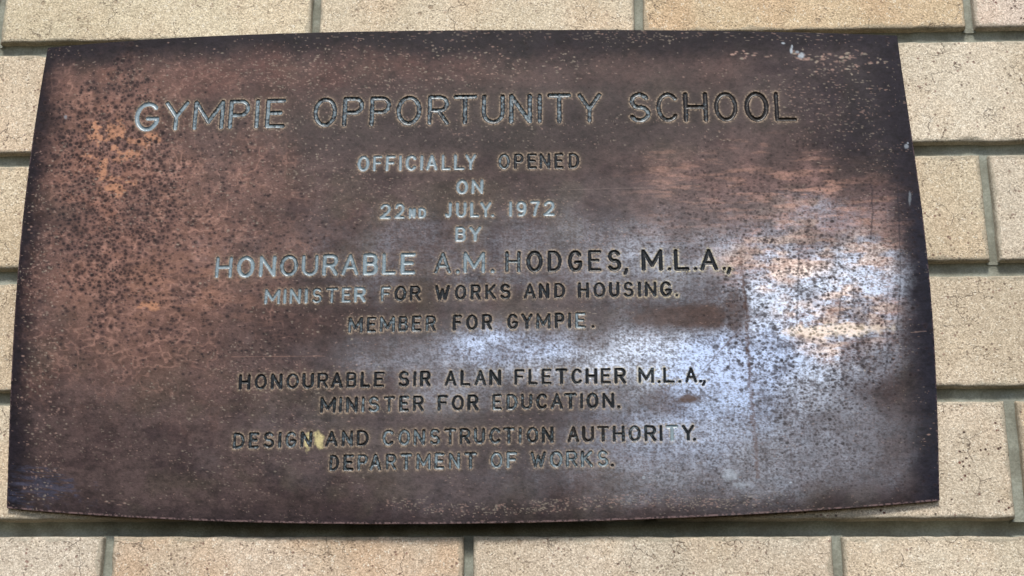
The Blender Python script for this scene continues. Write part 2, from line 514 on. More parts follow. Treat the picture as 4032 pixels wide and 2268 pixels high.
def glyph(ch):
    P = {
        'A': [[(0, 0), (.5, 1), (1, 0)], [(.18, .33), (.82, .33)]],
        'B': [[(0, 0), (0, 1), (.60, 1)] + arc(.60, .765, .36, .235, 90, -90, 9) + [(0, .53)],
              [(.60, .53)] + arc(.62, .265, .38, .265, 90, -90, 9) + [(0, 0)]],
        'C': [arc(.54, .5, .54, .5, 42, 318, 22)],
        'D': [[(0, 0), (0, 1), (.40, 1)] + arc(.40, .5, .60, .5, 90, -90, 16) + [(0, 0)]],
        'E': [[(1, 1), (0, 1), (0, 0), (1, 0)], [(0, .52), (.82, .52)]],
        'F': [[(1, 1), (0, 1), (0, 0)], [(0, .52), (.84, .52)]],
        'G': [arc(.52, .5, .52, .5, 42, 338, 24) + [(1, .42), (.56, .42)]],
        'H': [[(0, 0), (0, 1)], [(1, 0), (1, 1)], [(0, .5), (1, .5)]],
        'I': [[(.5, 0), (.5, 1)]],
        'J': [[(1, 1), (1, .28)] + arc(.52, .28, .48, .28, 0, -150, 10)],
        'K': [[(0, 0), (0, 1)], [(.95, 1), (0, .38)], [(.30, .56), (1, 0)]],
        'L': [[(0, 1), (0, 0), (1, 0)]],
        'M': [[(0, 0), (0, 1), (.5, .22), (1, 1), (1, 0)]],
        'N': [[(0, 0), (0, 1), (1, 0), (1, 1)]],
        'O': [arc(.5, .5, .5, .5, 0, 360, 32)],
        'P': [[(0, 0), (0, 1), (.60, 1)] + arc(.60, .73, .40, .27, 90, -90, 11) + [(0, .46)]],
        'R': [[(0, 0), (0, 1), (.60, 1)] + arc(.60, .74, .38, .26, 90, -90, 11) + [(0, .48)], [(.50, .48), (1, 0)]],
        'S': [arc(.50, .745, .42, .255, 28, 200, 11) + arc(.50, .745, .42, .255, 205, 262, 4) + arc(.5, .255, .48, .255, 82, -152, 16)],
        'T': [[(0, 1), (1, 1)], [(.5, 1), (.5, 0)]],
        'U': [[(0, 1), (0, .36)] + arc(.5, .36, .5, .36, 180, 360, 14) + [(1, 1)]],
        'W': [[(0, 1), (.27, 0), (.5, .75), (.73, 0), (1, 1)]],
        'Y': [[(0, 1), (.5, .46), (1, 1)], [(.5, .46), (.5, 0)]],
        '2': [arc(.5, .70, .47, .30, 165, -20, 12) + [(.80, .45), (.0, 0), (1, 0)]],
        '1': [[(.6, 0), (.6, 1), (.1, .86)]],
        '9': [arc(.5, .68, .46, .32, 0, 360, 20), [(.96, .68), (.95, .48)] + arc(.45, .40, .50, .40, 0, -110, 10)],
        '7': [[(0, 1), (1, 1), (.62, .5), (.42, 0)]],
    }
    return P[ch]


H_REL = 0.0025


def bulge(s, t):
    """how far the front of the sheet stands off the brick faces; s, t run -1..1 across the sheet"""
    return 0.003 + 0.0065 * (1 - s * s) + 0.004 * (1 - t * t)


EDGE_T = [[-198.3, -89.4], [-134.1, -86.2], [-71.6, -84.2], [-0.5, -82.7], [69.7, -83.3], [148.2, -84.3], [218.1, -85.1], [271.1, -85.8], [332.5, -86.9], [395.4, -88.2], [425.9, -90.0]]
EDGE_B = [[-189.6, -431.5], [-139.2, -435.4], [-89.3, -439.0], [-31.3, -442.0], [37.1, -442.9], [106.8, -443.1], [167.5, -442.2], [227.8, -440.2], [278.6, -438.3], [333.3, -434.8], [389.4, -431.1], [427.5, -427.4]]
EDGE_L = [[-198.3, -89.4], [-198.6, -137.5], [-201.2, -164.3], [-201.1, -205.8], [-199.0, -256.1], [-197.2, -309.5], [-195.9, -342.3], [-194.0, -365.4], [-191.2, -410.6], [-189.6, -431.5]]
EDGE_R = [[425.9, -90.0], [427.2, -121.4], [429.8, -172.8], [430.9, -213.1], [432.2, -247.5], [433.1, -290.3], [431.9, -336.6], [431.0, -359.1], [428.6, -403.2], [427.5, -427.4]]


def smooth_edge(pts, n, axis):
    """resample a measured edge as a smooth curve, n points evenly spread"""
    p = np.array(pts) / 1000.0
    t = (p[:, axis] - p[0, axis]) / (p[-1, axis] - p[0, axis])
    o = 1 - axis
    base = p[0, o] + (p[-1, o] - p[0, o]) * t
    d = p[:, o] - base
    A = np.stack([t * (1 - t), t * (1 - t) * (t - .5), t * (1 - t) * (t - .5) ** 2], 1)
    k = np.linalg.lstsq(A, d, rcond=None)[0]
    q = np.linspace(0, 1, n)
    out = np.zeros((n, 2))
    out[:, axis] = p[0, axis] + (p[-1, axis] - p[0, axis]) * q
    out[:, o] = p[0, o] + (p[-1, o] - p[0, o]) * q + np.stack([q * (1 - q), q * (1 - q) * (q - .5), q * (1 - q) * (q - .5) ** 2], 1) @ k
    return out


NX, NY = 1400, 780
Te, Be = smooth_edge(EDGE_T, NX, 0), smooth_edge(EDGE_B, NX, 0)
Le, Re = smooth_edge(EDGE_L, NY, 1), smooth_edge(EDGE_R, NY, 1)
# hand-sheared edges are not perfectly true
for e_, ax, sd in ((Te, 1, 61), (Be, 1, 62), (Le, 0, 63), (Re, 0, 64)):
    q_ = np.linspace(0, 60, len(e_))
    e_[:, ax] += 0.00022 * (fbm(q_, q_ * 0, sd, 3) - 0.5) * np.sin(np.linspace(0, math.pi, len(e_)))
U, V_ = np.meshgrid(np.linspace(0, 1, NX), np.linspace(0, 1, NY))
PX, PZ = [], []
for k, out in ((0, PX), (1, PZ)):
    a = (1 - V_) * Te[None, :, k] + V_ * Be[None, :, k] + (1 - U) * Le[:, None, k] + U * Re[:, None, k]
    c = (1 - U) * (1 - V_) * Te[0, k] + U * (1 - V_) * Te[-1, k] + (1 - U) * V_ * Be[0, k] + U * V_ * Be[-1, k]
    out.append(a - c)
PX, PZ = PX[0], PZ[0]
SH = bulge(2 * U - 1, 2 * V_ - 1)
MX, MZ = PX * 1000, PZ * 1000          # millimetres, for the patterns

# sheet survey coordinates (about 4 units per mm), used to place marks and stains on the sheet
SY = np.interp(V_, [0, .266, .517, .771, 1], [100, 378, 680, 995, 1302])
SXL = np.interp(SY, [105, 375, 677, 990, 1300], [122, 68, 45, 29, 17])
SXR = np.interp(SY, [105, 375, 677, 990, 1300], [2260, 2303, 2337, 2355, 2362])
SX = SXL + U * (SXR - SXL)


def to_ij(x, y):
    """survey coordinates -> grid column, row"""
    v = np.interp(y, [100, 378, 680, 995, 1302], [0, .266, .517, .771, 1])
    xl = np.interp(y, [105, 375, 677, 990, 1300], [122, 68, 45, 29, 17])
    xr = np.interp(y, [105, 375, 677, 990, 1300], [2260, 2303, 2337, 2355, 2362])
    return (x - xl) / (xr - xl) * (NX - 1), v * (NY - 1)


# ---- distance to the engraved strokes
DIST = np.full((NY, NX), 9.0, dtype=np.float32)     # mm outside the groove edge (negative inside)
RAD = np.ones((NY, NX), dtype=np.float32)
LID = np.full((NY, NX), -1, dtype=np.int32)
LET_PALE, LET_BROWN, LET_CH, LET_LINE = [], [], [], []


def seg_dist(X, Z, pts):
    best = np.full(X.shape, 1e9, dtype=np.float32)
    if len(pts) == 1:
        return np.hypot(X - pts[0][0], Z - pts[0][1])
    for (ax, az), (bx, bz) in zip(pts[:-1], pts[1:]):
        dx, dz = bx - ax, bz - az
        L2 = dx * dx + dz * dz
        if L2 < 1e-9:
            continue
        t = np.clip(((X - ax) * dx + (Z - az) * dz) / L2, 0, 1)
        best = np.minimum(best, np.hypot(X - ax - t * dx, Z - az - t * dz))
    return best


wobx = 0.16 * (fbm(MX * 0.35, MZ * 0.35, 801, 2) - 0.5)
wobz = 0.16 * (fbm(MX * 0.35, MZ * 0.35, 802, 2) - 0.5)
for li, (z0, slope, cap, rad, txt) in enumerate(LINES):
    for gi, g_ in enumerate(txt.split(' ')):
        ch = g_[0]
        xl, xr = [float(q) / 10 for q in g_[1:].split(',', 1)] if ch != ',' else [float(q) / 10 for q in g_[1:].split(',')]
        h = cap
        up = ch.upper()
        if ch in 'nd':
            h = cap * 0.70
        r = rad = {1.6: 1.66, 1.25: 1.36, 1.0: 1.10}.get(rad, rad)
        zb = z0 + slope * (xl + xr) / 2
        x0, x1 = xl + r, xr - r
        if x1 < x0:
            x0 = x1 = (xl + xr) / 2
        if ch == '.':
            strokes = [[((xl + xr) / 2, zb + r)]]
            r = rad * 1.05
        elif ch == ',':
            strokes = [[((xl + xr) / 2 + .2, zb + r), ((xl + xr) / 2 + .1, zb + r * .4), ((xl + xr) / 2 - .8, zb - r * 1.2)]]
            r = rad * .95
        else:
            strokes = [[(x0 + a * (x1 - x0), zb + r + b * (h - 2 * r)) for a, b in s] for s in glyph(up)]
        vx = (xl + 195) / 625
        i0 = int(np.clip((xl - 6 + 203) / 636 * NX - 30, 0, NX))
        i1 = int(np.clip((xr + 6 + 203) / 636 * NX + 30, 0, NX))
        j0 = int(np.clip((-82 - (zb + h + 6)) / 350 * NY - 35, 0, NY))
        j1 = int(np.clip((-82 - (zb - 6)) / 350 * NY + 45, 0, NY))
        sl = (slice(j0, j1), slice(i0, i1))
        X, Z = MX[sl] + wobx[sl], MZ[sl] + wobz[sl]
        d = np.full(X.shape, 1e9, dtype=np.float32)
        for s in strokes:
            d = np.minimum(d, seg_dist(X, Z, s))
        # engraving depth pressure varies a little from letter to letter
        rr = r * (0.97 + 0.07 * math.sin(3.1 * gi + li))
        d = d - rr
        m = d < DIST[sl]
        DIST[sl][m] = d[m]
        RAD[sl][m] = rr
        LID[sl][m] = len(LET_CH)
        LET_CH.append(ch)
        LET_LINE.append(li)
        p = PALE[li]
        LET_PALE.append(int(p[min(gi, len(p) - 1)]) / 9.0)
        LET_BROWN.append(1.0 if li in BROWN and gi in BROWN[li] else 0.0)
NLET = len(LET_CH)
LET_PALE = np.array(LET_PALE)
LET_BROWN = np.array(LET_BROWN)

rough_edge = 0.10 * (fbm(MX * 1.6, MZ * 1.6, 77, 2) - 0.5)
DIST = DIST + rough_edge.astype(np.float32)
inside = np.clip(-DIST / RAD, 0, 1)
groove = 0.56 * RAD * np.sqrt(np.clip(1 - (1 - inside) ** 2, 0, 1))         # mm deep
groove = groove * (0.92 + 0.16 * fbm(MX * .8, MZ * .8, 88, 2))
burr = 0.07 * np.exp(-((DIST - 0.22) / 0.20) ** 2) * (0.3 + 1.2 * fbm(MX * 1.4, MZ * 1.4, 89, 2))
# gentle hammer-shallow waviness of old sheet
wave = 0.55 * (fbm(MX / 95, MZ / 70, 11, 3) - 0.5) + 0.05 * (fbm(MX / 9, MZ / 9, 12, 2) - 0.5)
HGT = SH * 1000 + wave * np.clip(np.minimum(np.minimum(U, 1 - U), np.minimum(V_, 1 - V_)) * 12, 0, 1) - groove + burr

# ---------------------------------------------------------------- patina
f32 = np.float32


def ell(cx, cy, rx, ry, p=1.0, warp=0.35, seed=1, sc=90.0):
    """soft blotch with a ragged outline"""
    w = (fbm(SX / sc, SY / sc, 500 + seed, 4) - 0.5) * 2 * warp
    d = np.hypot((SX - cx) / rx, (SY - cy) / ry)
    return np.clip(1 - sstep(0.55, 1.25, d + w), 0, 1) * p


def over(base, col, m):
    return base + (lin(col)[None, None, :] - base) * np.clip(m, 0, 1)[..., None]


n_big = fbm(SX / 260, SY / 200, 21, 5)
n_mid = fbm(SX / 70, SY / 45, 22, 5)
n_fin = fbm(SX / 9, SY / 7, 23, 4)
n_str = fbm(SX / 26, SY / 3.4, 24, 3)            # horizontal brush marks
n_grn = rng.random((NY, NX)).astype(f32)

C = over(np.zeros((NY, NX, 3)) + lin((78, 62, 61)), (104, 86, 84), sstep(.30, .70, n_big))
C = over(C, (66, 51, 54), .7 * sstep(.50, .72, n_mid))
C = over(C, (92, 82, 70), .5 * sstep(.52, .74, fbm(SX / 120, SY / 100, 25, 4)))

def soft(cx, cy, rx, ry, p=1.0, warp=0.35, seed=1, sc=90.0):
    """as ell, but fading out gradually from its middle"""
    w = (fbm(SX / sc, SY / sc, 500 + seed, 5) - 0.5) * 2 * warp * 1.3
    d = np.maximum(0, np.hypot((SX - cx) / rx, (SY - cy) / ry) + w)
    return np.exp(-(d ** 2.4) * 1.1) * p


# reddish brown field along the top and the copper-brown left third
C = over(C, (118, 80, 72), ell(760, 205, 620, 75, .55, .5, 2) * (.5 + n_mid))
C = over(C, (114, 84, 78), ell(1500, 190, 420, 70, .5, .5, 3) * (.4 + n_mid))
left = 1 - np.prod([1 - q_ for q_ in (
    soft(275, 400, 170, 230, .85, .5, 4), soft(330, 700, 290, 150, .75, .55, 5), soft(480, 540, 280, 260, .50, .6, 6), soft(320, 900, 330, 130, .28, .6, 7))], axis=0)
C = over(C, (154, 117, 108), left * .95)
ridge = 1 - np.abs(2 * fbm(SX / 24, SY / 19, 35, 2) - 1)
web = sstep(.80, .97, ridge) * (.3 + .9 * sstep(.35, .6, n_mid))
C = over(C, (206, 160, 144), left * web * .85)
C = over(C, (172, 124, 106), soft(255, 420, 130, 250, 1, .6, 8) * sstep(.42, .66, n_mid) * .65)
C = over(C, (176, 132, 114), soft(450, 710, 200, 80, 1, .6, 9) * sstep(.42, .62, fbm(SX / 60, SY / 22, 31, 4)) * .8)
org = np.maximum.reduce([ell(265, 318, 52, 30, 1, .7, 10, 26), ell(245, 372, 36, 26, 1, .8, 11, 24), ell(372, 343, 36, 15, 1, .8, 12, 22),
                         ell(300, 462, 40, 30, .9, .9, 13, 20), ell(300, 350, 60, 40, .8, .9, 17, 18), ell(385, 768, 26, 12, 1, .7, 14, 16), ell(250, 400, 20, 60, .9, .9, 15, 20)])
C = over(C, (206, 152, 126), org * sstep(.44, .56, fbm(SX / 22, SY / 15, 32, 3)))
C = over(C, (108, 82, 78), ell(180, 1120, 200, 90, .2, .5, 16))

# pink worn copper on the right
pink = np.maximum.reduce([soft(2080, 530, 230, 110, 1, .55, 18), soft(1800, 500, 200, 120, .6, .6, 19), ell(1960, 640, 160, 90, .9, .6, 20),
                          ell(2120, 820, 140, 110, .8, .6, 21), ell(2200, 640, 90, 90, .7, .6, 22)])
C = over(C, (172, 136, 130), pink * .8 * (.45 + .75 * sstep(.35, .65, n_mid)))
C = over(C, (218, 168, 148), pink * sstep(.52, .68, fbm(SX / 60, SY / 10, 33, 4)) * .75)

# grey, slightly blue lower centre and right
greyz = np.maximum.reduce([ell(1950, 1130, 480, 170, 1, .4, 23), ell(1300, 1100, 600, 200, .5, .5, 24), ell(1350, 880, 520, 120, .65, .5, 25),
                           ell(1650, 620, 420, 170, .40, .5, 26)])
C = over(C, (124, 118, 124), greyz * .62 * (.5 + .6 * n_mid))

# sky glare painted into the sheet: paler, more metallic and glossier than the tarnish
glare = 1 - np.prod([1 - q_ for q_ in (
    soft(2090, 735, 180, 85, 1.0, .4, 40), soft(2060, 760, 120, 60, .9, .4, 400), soft(1990, 850, 170, 90, .90, .5, 41), soft(1800, 940, 150, 85, .95, .45, 42),
    soft(1960, 1010, 190, 80, .52, .5, 43), soft(1240, 862, 110, 36, .66, .45, 44, 60), soft(1600, 900, 220, 60, .52, .5, 45),
    soft(1400, 900, 330, 60, .38, .5, 46), soft(1720, 1080, 230, 80, .38, .5, 47), soft(1850, 1170, 380, 90, .24, .5, 48),
    soft(2180, 650, 80, 40, .5, .5, 49), soft(1150, 990, 130, 40, .16, .5, 50), soft(2190, 780, 55, 60, .55, .5, 51),
    soft(2060, 560, 180, 60, .18, .6, 52), soft(1950, 640, 110, 50, .35, .5, 53), soft(1300, 640, 500, 90, .10, .6, 54),
    soft(1700, 680, 220, 90, .22, .6, 540), soft(2080, 900, 180, 80, .5, .5, 541))], axis=0)
gap = np.maximum.reduce([ell(1745, 805, 150, 34, .92, .35, 55, 50), ell(1860, 800, 30, 75, .8, .4, 56, 40), ell(1680, 1010, 60, 34, .5, .6, 57, 40),
                         ell(2150, 790, 60, 45, .55, .8, 58, 30), ell(1500, 855, 60, 30, .4, .6, 59, 40), ell(2170, 900, 60, 50, .55, .8, 60, 30)])
glare = glare * (1 - gap)
C = over(C, (104, 82, 74), gap * .7)
# the tarnish breaks up the painted glare as a fine mottle
mott = fbm(SX / 7.5, SY / 5.5, 61, 4)
fing = .5 * fbm(SX / 3.6, SY / 2.8, 64, 2) + .3 * mott + .2 * n_str
glare_f = np.clip(glare * (.34 + 1.0 * sstep(.33, .62, fing)) * (.84 + .30 * sstep(.3, .7, fbm(SX / 55, SY / 26, 63, 5))) * (.86 + .28 * sstep(.3, .7, fbm(SX / 5, SY / 150, 65, 3))), 0, 1)
glare_f *= 1 - .35 * sstep(.55, .75, fbm(SX / 60, SY / 40, 62, 4))

# dark margins
eu = np.minimum(SX - SXL, SXR - SX)
wob = (n_mid - .5) * 50 + (n_fin - .5) * 18
topm = 1 - sstep(20, 100, (SY - 100) + wob + 14 * np.sin(SX / 300))
lefm = 1 - sstep(6, 88, (SX - SXL) + wob)
rigw = 62 + 45 * np.exp(-((SY - 230) / 200) ** 2)
rigm = 1 - sstep(.10, 1.70, (SXR - SX + wob) / rigw)
botm = (1 - sstep(5, 60, (1310 - SY) + wob)) * .55
trc = ell(2210, 200, 250, 190, .45, .6, 63) + ell(2190, 400, 100, 130, .3, .6, 64)
dark = np.clip(np.maximum.reduce([topm, lefm, rigm, botm, trc]), 0, 1)
C = over(C, (38, 34, 43), dark * .92)
C = over(C, (50, 47, 58), np.clip(rigm + trc, 0, 1) * .75 * (.5 + .7 * n_mid) * (SX > 1700))
C = over(C, (38, 44, 62), (rigm * (SY > 500)) * .45 * (.4 + n_mid))
C = over(C, (72, 76, 98), ell(110, 1240, 110, 45, .7, .8, 65, 26) * sstep(.4, .6, n_str))
glare_f *= 1 - np.clip(dark * 1.2, 0, 1)
dk2 = np.clip(ell(1050, 300, 900, 90, .40, .4, 66) + ell(1350, 300, 700, 130, .35, .4, 67), 0, .6)
C = over(C, (66, 57, 58), dk2)

# soft dark mottle everywhere
C *= (1 - .24 * sstep(.45, .70, fbm(SX / 16, SY / 11, 180, 4)) - .20 * sstep(.45, .65, fbm(SX / 6, SY / 4.5, 182, 2)) - .16 * sstep(.5, .7, fbm(SX / 42, SY / 26, 181, 3)) + .10)[..., None]
# brush grain
C *= (1 + .26 * (n_str - .5) + .30 * (n_fin - .5) + .26 * (n_grn - .5))[..., None]


def splat(cx, cy, rx, ry, fn):
    """run fn(slice, normalised radius) on the patch round a mark (centre and radii in survey units)"""
    i, j = to_ij(cx, cy)
    ri, rj = rx * NX / 2290 + 1.5, ry * NY / 1200 + 1.5
    i0, i1, j0, j1 = int(i - ri - 1), int(i + ri + 2), int(j - rj - 1), int(j + rj + 2)
    i0, j0 = max(i0, 0), max(j0, 0)
    i1, j1 = min(i1, NX), min(j1, NY)
    if i0 >= i1 or j0 >= j1:
        return
    sl = (slice(j0, j1), slice(i0, i1))
    d = np.hypot((SX[sl] - cx) / rx, (SY[sl] - cy) / ry)
    fn(sl, d)


SPOT = np.zeros((NY, NX), dtype=f32)
RING = np.zeros((NY, NX), dtype=f32)


def scatter(n, zone, rmin, rmax, strength, seed, halo=.45, flat=1.0, grow=2.2):
    q = np.random.default_rng(seed)
    k = 0
    H, W = zone.shape
    tries = 0
    while k < n and tries < n * 60:
        tries += 1
        j, i = q.integers(0, H), q.integers(0, W)
        if q.random() > zone[j, i]:
            continue
        r = rmin + (rmax - rmin) * q.random() ** grow
        if SPOT[j, i] > .2 or RING[j, i] > halo * .45 + .25 * q.random():
            continue
        k += 1
        st = strength * (.6 + .4 * q.random())
        cx, cy = SX[j, i], SY[j, i]
        el = 1 + .35 * q.random()

        def fn(sl, d, st=st):
            SPOT[sl] = np.maximum(SPOT[sl], (1 - sstep(.38, .60, d)) * st)
            RING[sl] = np.maximum(RING[sl], (1 - sstep(.70, 1.05, d)) * st * halo)
        splat(cx, cy, r * el, r * flat, fn)


offl = (DIST > 1.2).astype(f32)
scatter(1700, np.clip(ell(285, 490, 170, 300, 1, .5, 70), 0, 1) * offl, 2.6, 9.5, .95, 101, .8)
scatter(1500, np.clip(ell(440, 640, 420, 330, 1, .5, 71), 0, 1) * offl, 2.2, 8, .85, 102, .7, .85)
scatter(1900, np.clip(ell(2050, 830, 230, 260, 1, .35, 72), 0, 1) * offl, 2.6, 9.5, .92, 103, .45, .9)
scatter(1500, np.clip(ell(2000, 560, 330, 160, 1, .5, 73), 0, 1) * offl, 2.2, 7, .75, 104, .45)
scatter(1500, np.clip(ell(1950, 1130, 360, 150, 1, .5, 74), 0, 1) * offl, 2.2, 6, .75, 105, .4)
scatter(900, np.clip(ell(1450, 900, 400, 90, 1, .5, 75), 0, 1) * offl, 2.0, 5, .7, 106, .4)
scatter(2600, np.ones_like(U) * .8 * offl, 1.8, 5.5, .55, 107, .5)
scatter(60, np.clip(ell(2000, 900, 200, 130, 1, .5, 76), 0, 1) * offl, 9, 13, .8, 108, .6)
SPOT = np.clip(SPOT * (.75 + .5 * mott), 0, 1)
C = over(C, (196, 146, 122), left * (1 - sstep(0, .25, RING)) * (1 - dark) * .22)
C = over(C, (90, 68, 64), RING * .50)
C = over(C, (38, 31, 36), SPOT * .90)
C = over(C, (222, 164, 130), org * sstep(.46, .54, fbm(SX / 22, SY / 15, 32, 3)) * (1 - SPOT) * (1 - .6 * RING) * .85)
glare_f *= (1 - SPOT * .95) * (1 - RING * .35)

# pale flecks where the lacquer has chipped, drawn out along the rolling direction
FLECK = np.zeros((NY, NX), dtype=f32)


def flecks(n, zone, rx, ry, st, seed):
    q = np.random.default_rng(seed)
    k = tries = 0
    while k < n and tries < n * 60:
        tries += 1
        j, i = q.integers(0, NY), q.integers(0, NX)
        if q.random() > zone[j, i]:
            continue
        k += 1
        s = st * (.45 + .55 * q.random())
        a, b_ = rx * (.5 + 1.1 * q.random() ** 2), ry * (.6 + .8 * q.random())

        def fn(sl, d, s=s):
            FLECK[sl] = np.maximum(FLECK[sl], (1 - sstep(.4, 1.1, d)) * s)
        splat(SX[j, i], SY[j, i], a, b_, fn)


zn = sstep(.45, .66, fbm(SX / 130, SY / 60, 120, 4))
flecks(6500, (.10 + .90 * zn) * (1 - .75 * glare) * (1 - .5 * left), 2.5, 1.5, .62, 121)
flecks(1300, (1 - sstep(6, 22, np.abs(SY - 1262 - 8 * np.sin(SX / 90) + .0 * SX))) * (sstep(950, 1050, SX) * (1 - sstep(1900, 2000, SX))), 3.2, 1.7, .75, 122)
flecks(170, ell(330, 1262, 90, 16, 1, .5, 80), 5.5, 1.8, .9, 123)
flecks(260, ell(2080, 158, 200, 16, 1, .5, 81, 40), 6, 2.6, 1.0, 124)
flecks(120, ell(2140, 178, 70, 30, 1, .5, 82, 40), 5, 2.6, 1.0, 125)
flecks(260, ell(1500, 110, 700, 16, .8, .5, 83, 40), 4.5, 1.4, .6, 126)
flecks(700, ell(900, 190, 600, 60, .9, .5, 84), 3.2, 1.5, .75, 127)
flecks(260, ell(2080, 260, 130, 110, .9, .6, 85), 4, 1.5, .7, 128)
flecks(60, ell(150, 250, 18, 40, 1, .5, 86), 5, 3, .95, 129)
flecks(70, ell(180, 152, 40, 10, 1, .5, 87), 5, 1.8, .8, 130)
flecks(420, ell(110, 880, 60, 420, .8, .5, 88), 3.6, 2.2, .8, 131)
flecks(40, ell(2300, 1075, 40, 14, 1, .4, 89, 30), 6, 1.8, 1, 132)
flecks(40, ell(2300, 1126, 40, 8, 1, .3, 90, 30), 6, 1.8, 1, 133)
flecks(60, ell(2150, 960, 60, 20, 1, .5, 91, 30), 6, 2, .9, 134)
flecks(500, ell(700, 950, 350, 200, .8, .6, 92), 3.2, 1.9, .8, 135)
flecks(50, ell(500, 712, 60, 7, 1, .5, 93, 30), 7, 3, 1.0, 136)
flecks(900, ell(560, 420, 400, 200, .8, .6, 94), 3.2, 1.9, .75, 137)
FLECK *= (DIST > .1)
FLC = np.where((fbm(SX / 12, SY / 12, 140, 2) > .5)[..., None], lin((212, 176, 162)), lin((205, 190, 172)))
C = C + (FLC - C) * (FLECK * .82)[..., None]

# scuffed fringe round every engraved stroke
hn = fbm(MX * 1.15, MZ * 1.15, 150, 3)
fr = np.exp(-np.maximum(0, DIST - .35) / .55) * (DIST > -.05)
warmfr = np.clip(glare + sstep(1500, 1800, SX) * (SY > 600) * (SY < 1000) * .8, 0, 1)
C = over(C, (104, 92, 76), np.exp(-np.maximum(0, DIST) / 1.8) * .40)
HFC = lin((198, 176, 154))[None, None] + (lin((238, 226, 190)) - lin((198, 176, 154)))[None, None] * warmfr[..., None]
halo = np.clip((sstep(.42, .54, hn) * 1.45 + .18 * np.exp(-np.maximum(0, DIST) / .4)) * fr, 0, 1)
C = C + (HFC - C) * (halo * (.74 + .2 * warmfr))[..., None]
# yellow lacquer left between two words
yel = np.maximum(ell(792, 1101, 8, 24, 1, .7, 95, 9), ell(823, 1098, 13, 21, 1, .7, 96, 9))
yel = np.clip(yel, 0, 1) * (DIST > .05) * (1 - .0 * U)
C = over(C, (248, 234, 172), yel * .95)
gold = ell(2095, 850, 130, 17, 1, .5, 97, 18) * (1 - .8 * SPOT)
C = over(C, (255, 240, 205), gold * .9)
glare_f = np.maximum(glare_f, gold * .75 * (1 - SPOT))

# long marks: (points in survey units, half width, colour, strength)
MARKS = [
    ([(1872, 640), (1878, 720), (1886, 800), (1889, 900), (1897, 1010), (1905, 1120), (1912, 1210)], 5.5, (112, 84, 74), .80),
    ([(1880, 700), (1888, 840), (1893, 980)], 1.6, (70, 50, 46), .7),
    ([(2018, 655), (2014, 730), (2012, 780), (2009, 836)], 2.4, (40, 42, 50), .95),
    ([(2122, 745), (2117, 790), (2112, 828)], 2.2, (52, 50, 56), .85),
    ([(2152, 735), (2150, 780)], 2.0, (50, 46, 52), .8),
    ([(2197, 480), (2200, 560), (2194, 620)], 2.4, (48, 44, 52), .8),
    ([(2262, 480), (2270, 700), (2256, 860)], 2.2, (44, 42, 52), .7),
    ([(2236, 745), (2228, 830), (2236, 900), (2226, 960)], 2.6, (48, 42, 50), .7),
    ([(1868, 842), (1830, 880), (1790, 925), (1740, 975)], 1.6, (120, 112, 122), .8),
    ([(1930, 790), (1870, 845), (1820, 890)], 1.4, (150, 130, 130), .6),
    ([(1772, 982), (1785, 998), (1800, 1008), (1822, 1016)], 3.0, (62, 50, 44), .85),
    ([(1930, 1140), (1934, 1200), (1930, 1240)], 4.5, (80, 74, 82), .6),
    ([(1985, 1150), (1984, 1230)], 3.0, (84, 78, 84), .5),
    ([(960, 858), (1180, 862), (1400, 858)], 1.2, (150, 140, 138), .3),
    ([(600, 893), (830, 890)], 1.3, (190, 150, 135), .5),
    ([(1640, 618), (1760, 617)], 1.2, (200, 170, 160), .4),
    ([(1390, 485), (1660, 481)], 1.2, (170, 150, 145), .4),
    ([(2292, 862), (2330, 860)], 1.1, (200, 170, 156), .5),
    ([(30, 1236), (120, 1238), (190, 1246)], 5, (98, 98, 120), .55),
    ([(60, 1254), (150, 1252)], 4, (92, 92, 114), .45),
    ([(1240, 845), (1240, 900)], 1.5, (180, 186, 200), .5),
]
for pts, hw, col, st in MARKS:
    xs_, ys_ = [p[0] for p in pts], [p[1] for p in pts]
    i0, j0 = to_ij(min(xs_) - 20, min(ys_) - 12)
    i1, j1 = to_ij(max(xs_) + 20, max(ys_) + 12)
    sl = (slice(max(0, int(j0)), min(NY, int(j1) + 1)), slice(max(0, int(i0) - 6), min(NX, int(i1) + 7)))
    d = seg_dist(SX[sl] + 3 * (n_fin[sl] - .5) * hw, SY[sl], pts)
    m = (1 - sstep(hw * .5, hw * 1.25, d)) * st * .72 * (.5 + .8 * np.clip(n_fin[sl] + .1, 0, 1))
    m = np.clip(m, 0, 1)
    C[sl] = C[sl] + (lin(col) - C[sl]) * m[..., None]
    glare_f[sl] *= 1 - m * .9
# brown smudge and whitish residues
C = over(C, (104, 80, 66), ell(1745, 1005, 34, 12, .9, .5, 99, 20))
glare_f *= 1 - ell(1745, 1005, 34, 12, .9, .5, 99, 20)
WHITE = np.zeros((NY, NX), dtype=f32)
for cx, cy, rx, ry, s in ((1999, 146, 4.5, 10, .95), (2001, 137, 3, 6, .8), (2024, 158, 9, 8, .85), (2014, 150, 6, 4, .6), (1979, 128, 5, 3, .8), (2026, 160, 4, 5, 1),
                          (2286, 374, 6, 7, .55), (2289, 366, 3, 3, .8), (1842, 1202, 24, 17, .55), (1836, 1196, 9, 7, .5), (1856, 1210, 10, 6, .5),
                          (1993, 1229, 5, 3, 1), (1630, 1200, 4, 5, .7), (2292, 515, 4, 22, .35), (1870, 1228, 30, 9, .35), (165, 279, 5, 6, .4)):
    def fn(sl, d, s=s):
        WHITE[sl] = np.maximum(WHITE[sl], (1 - sstep(.5, 1.1, d + .9 * (n_fin[sl] - .5))) * s)
    splat(cx, cy, rx, ry, fn)
C = over(C, (200, 212, 224), WHITE)

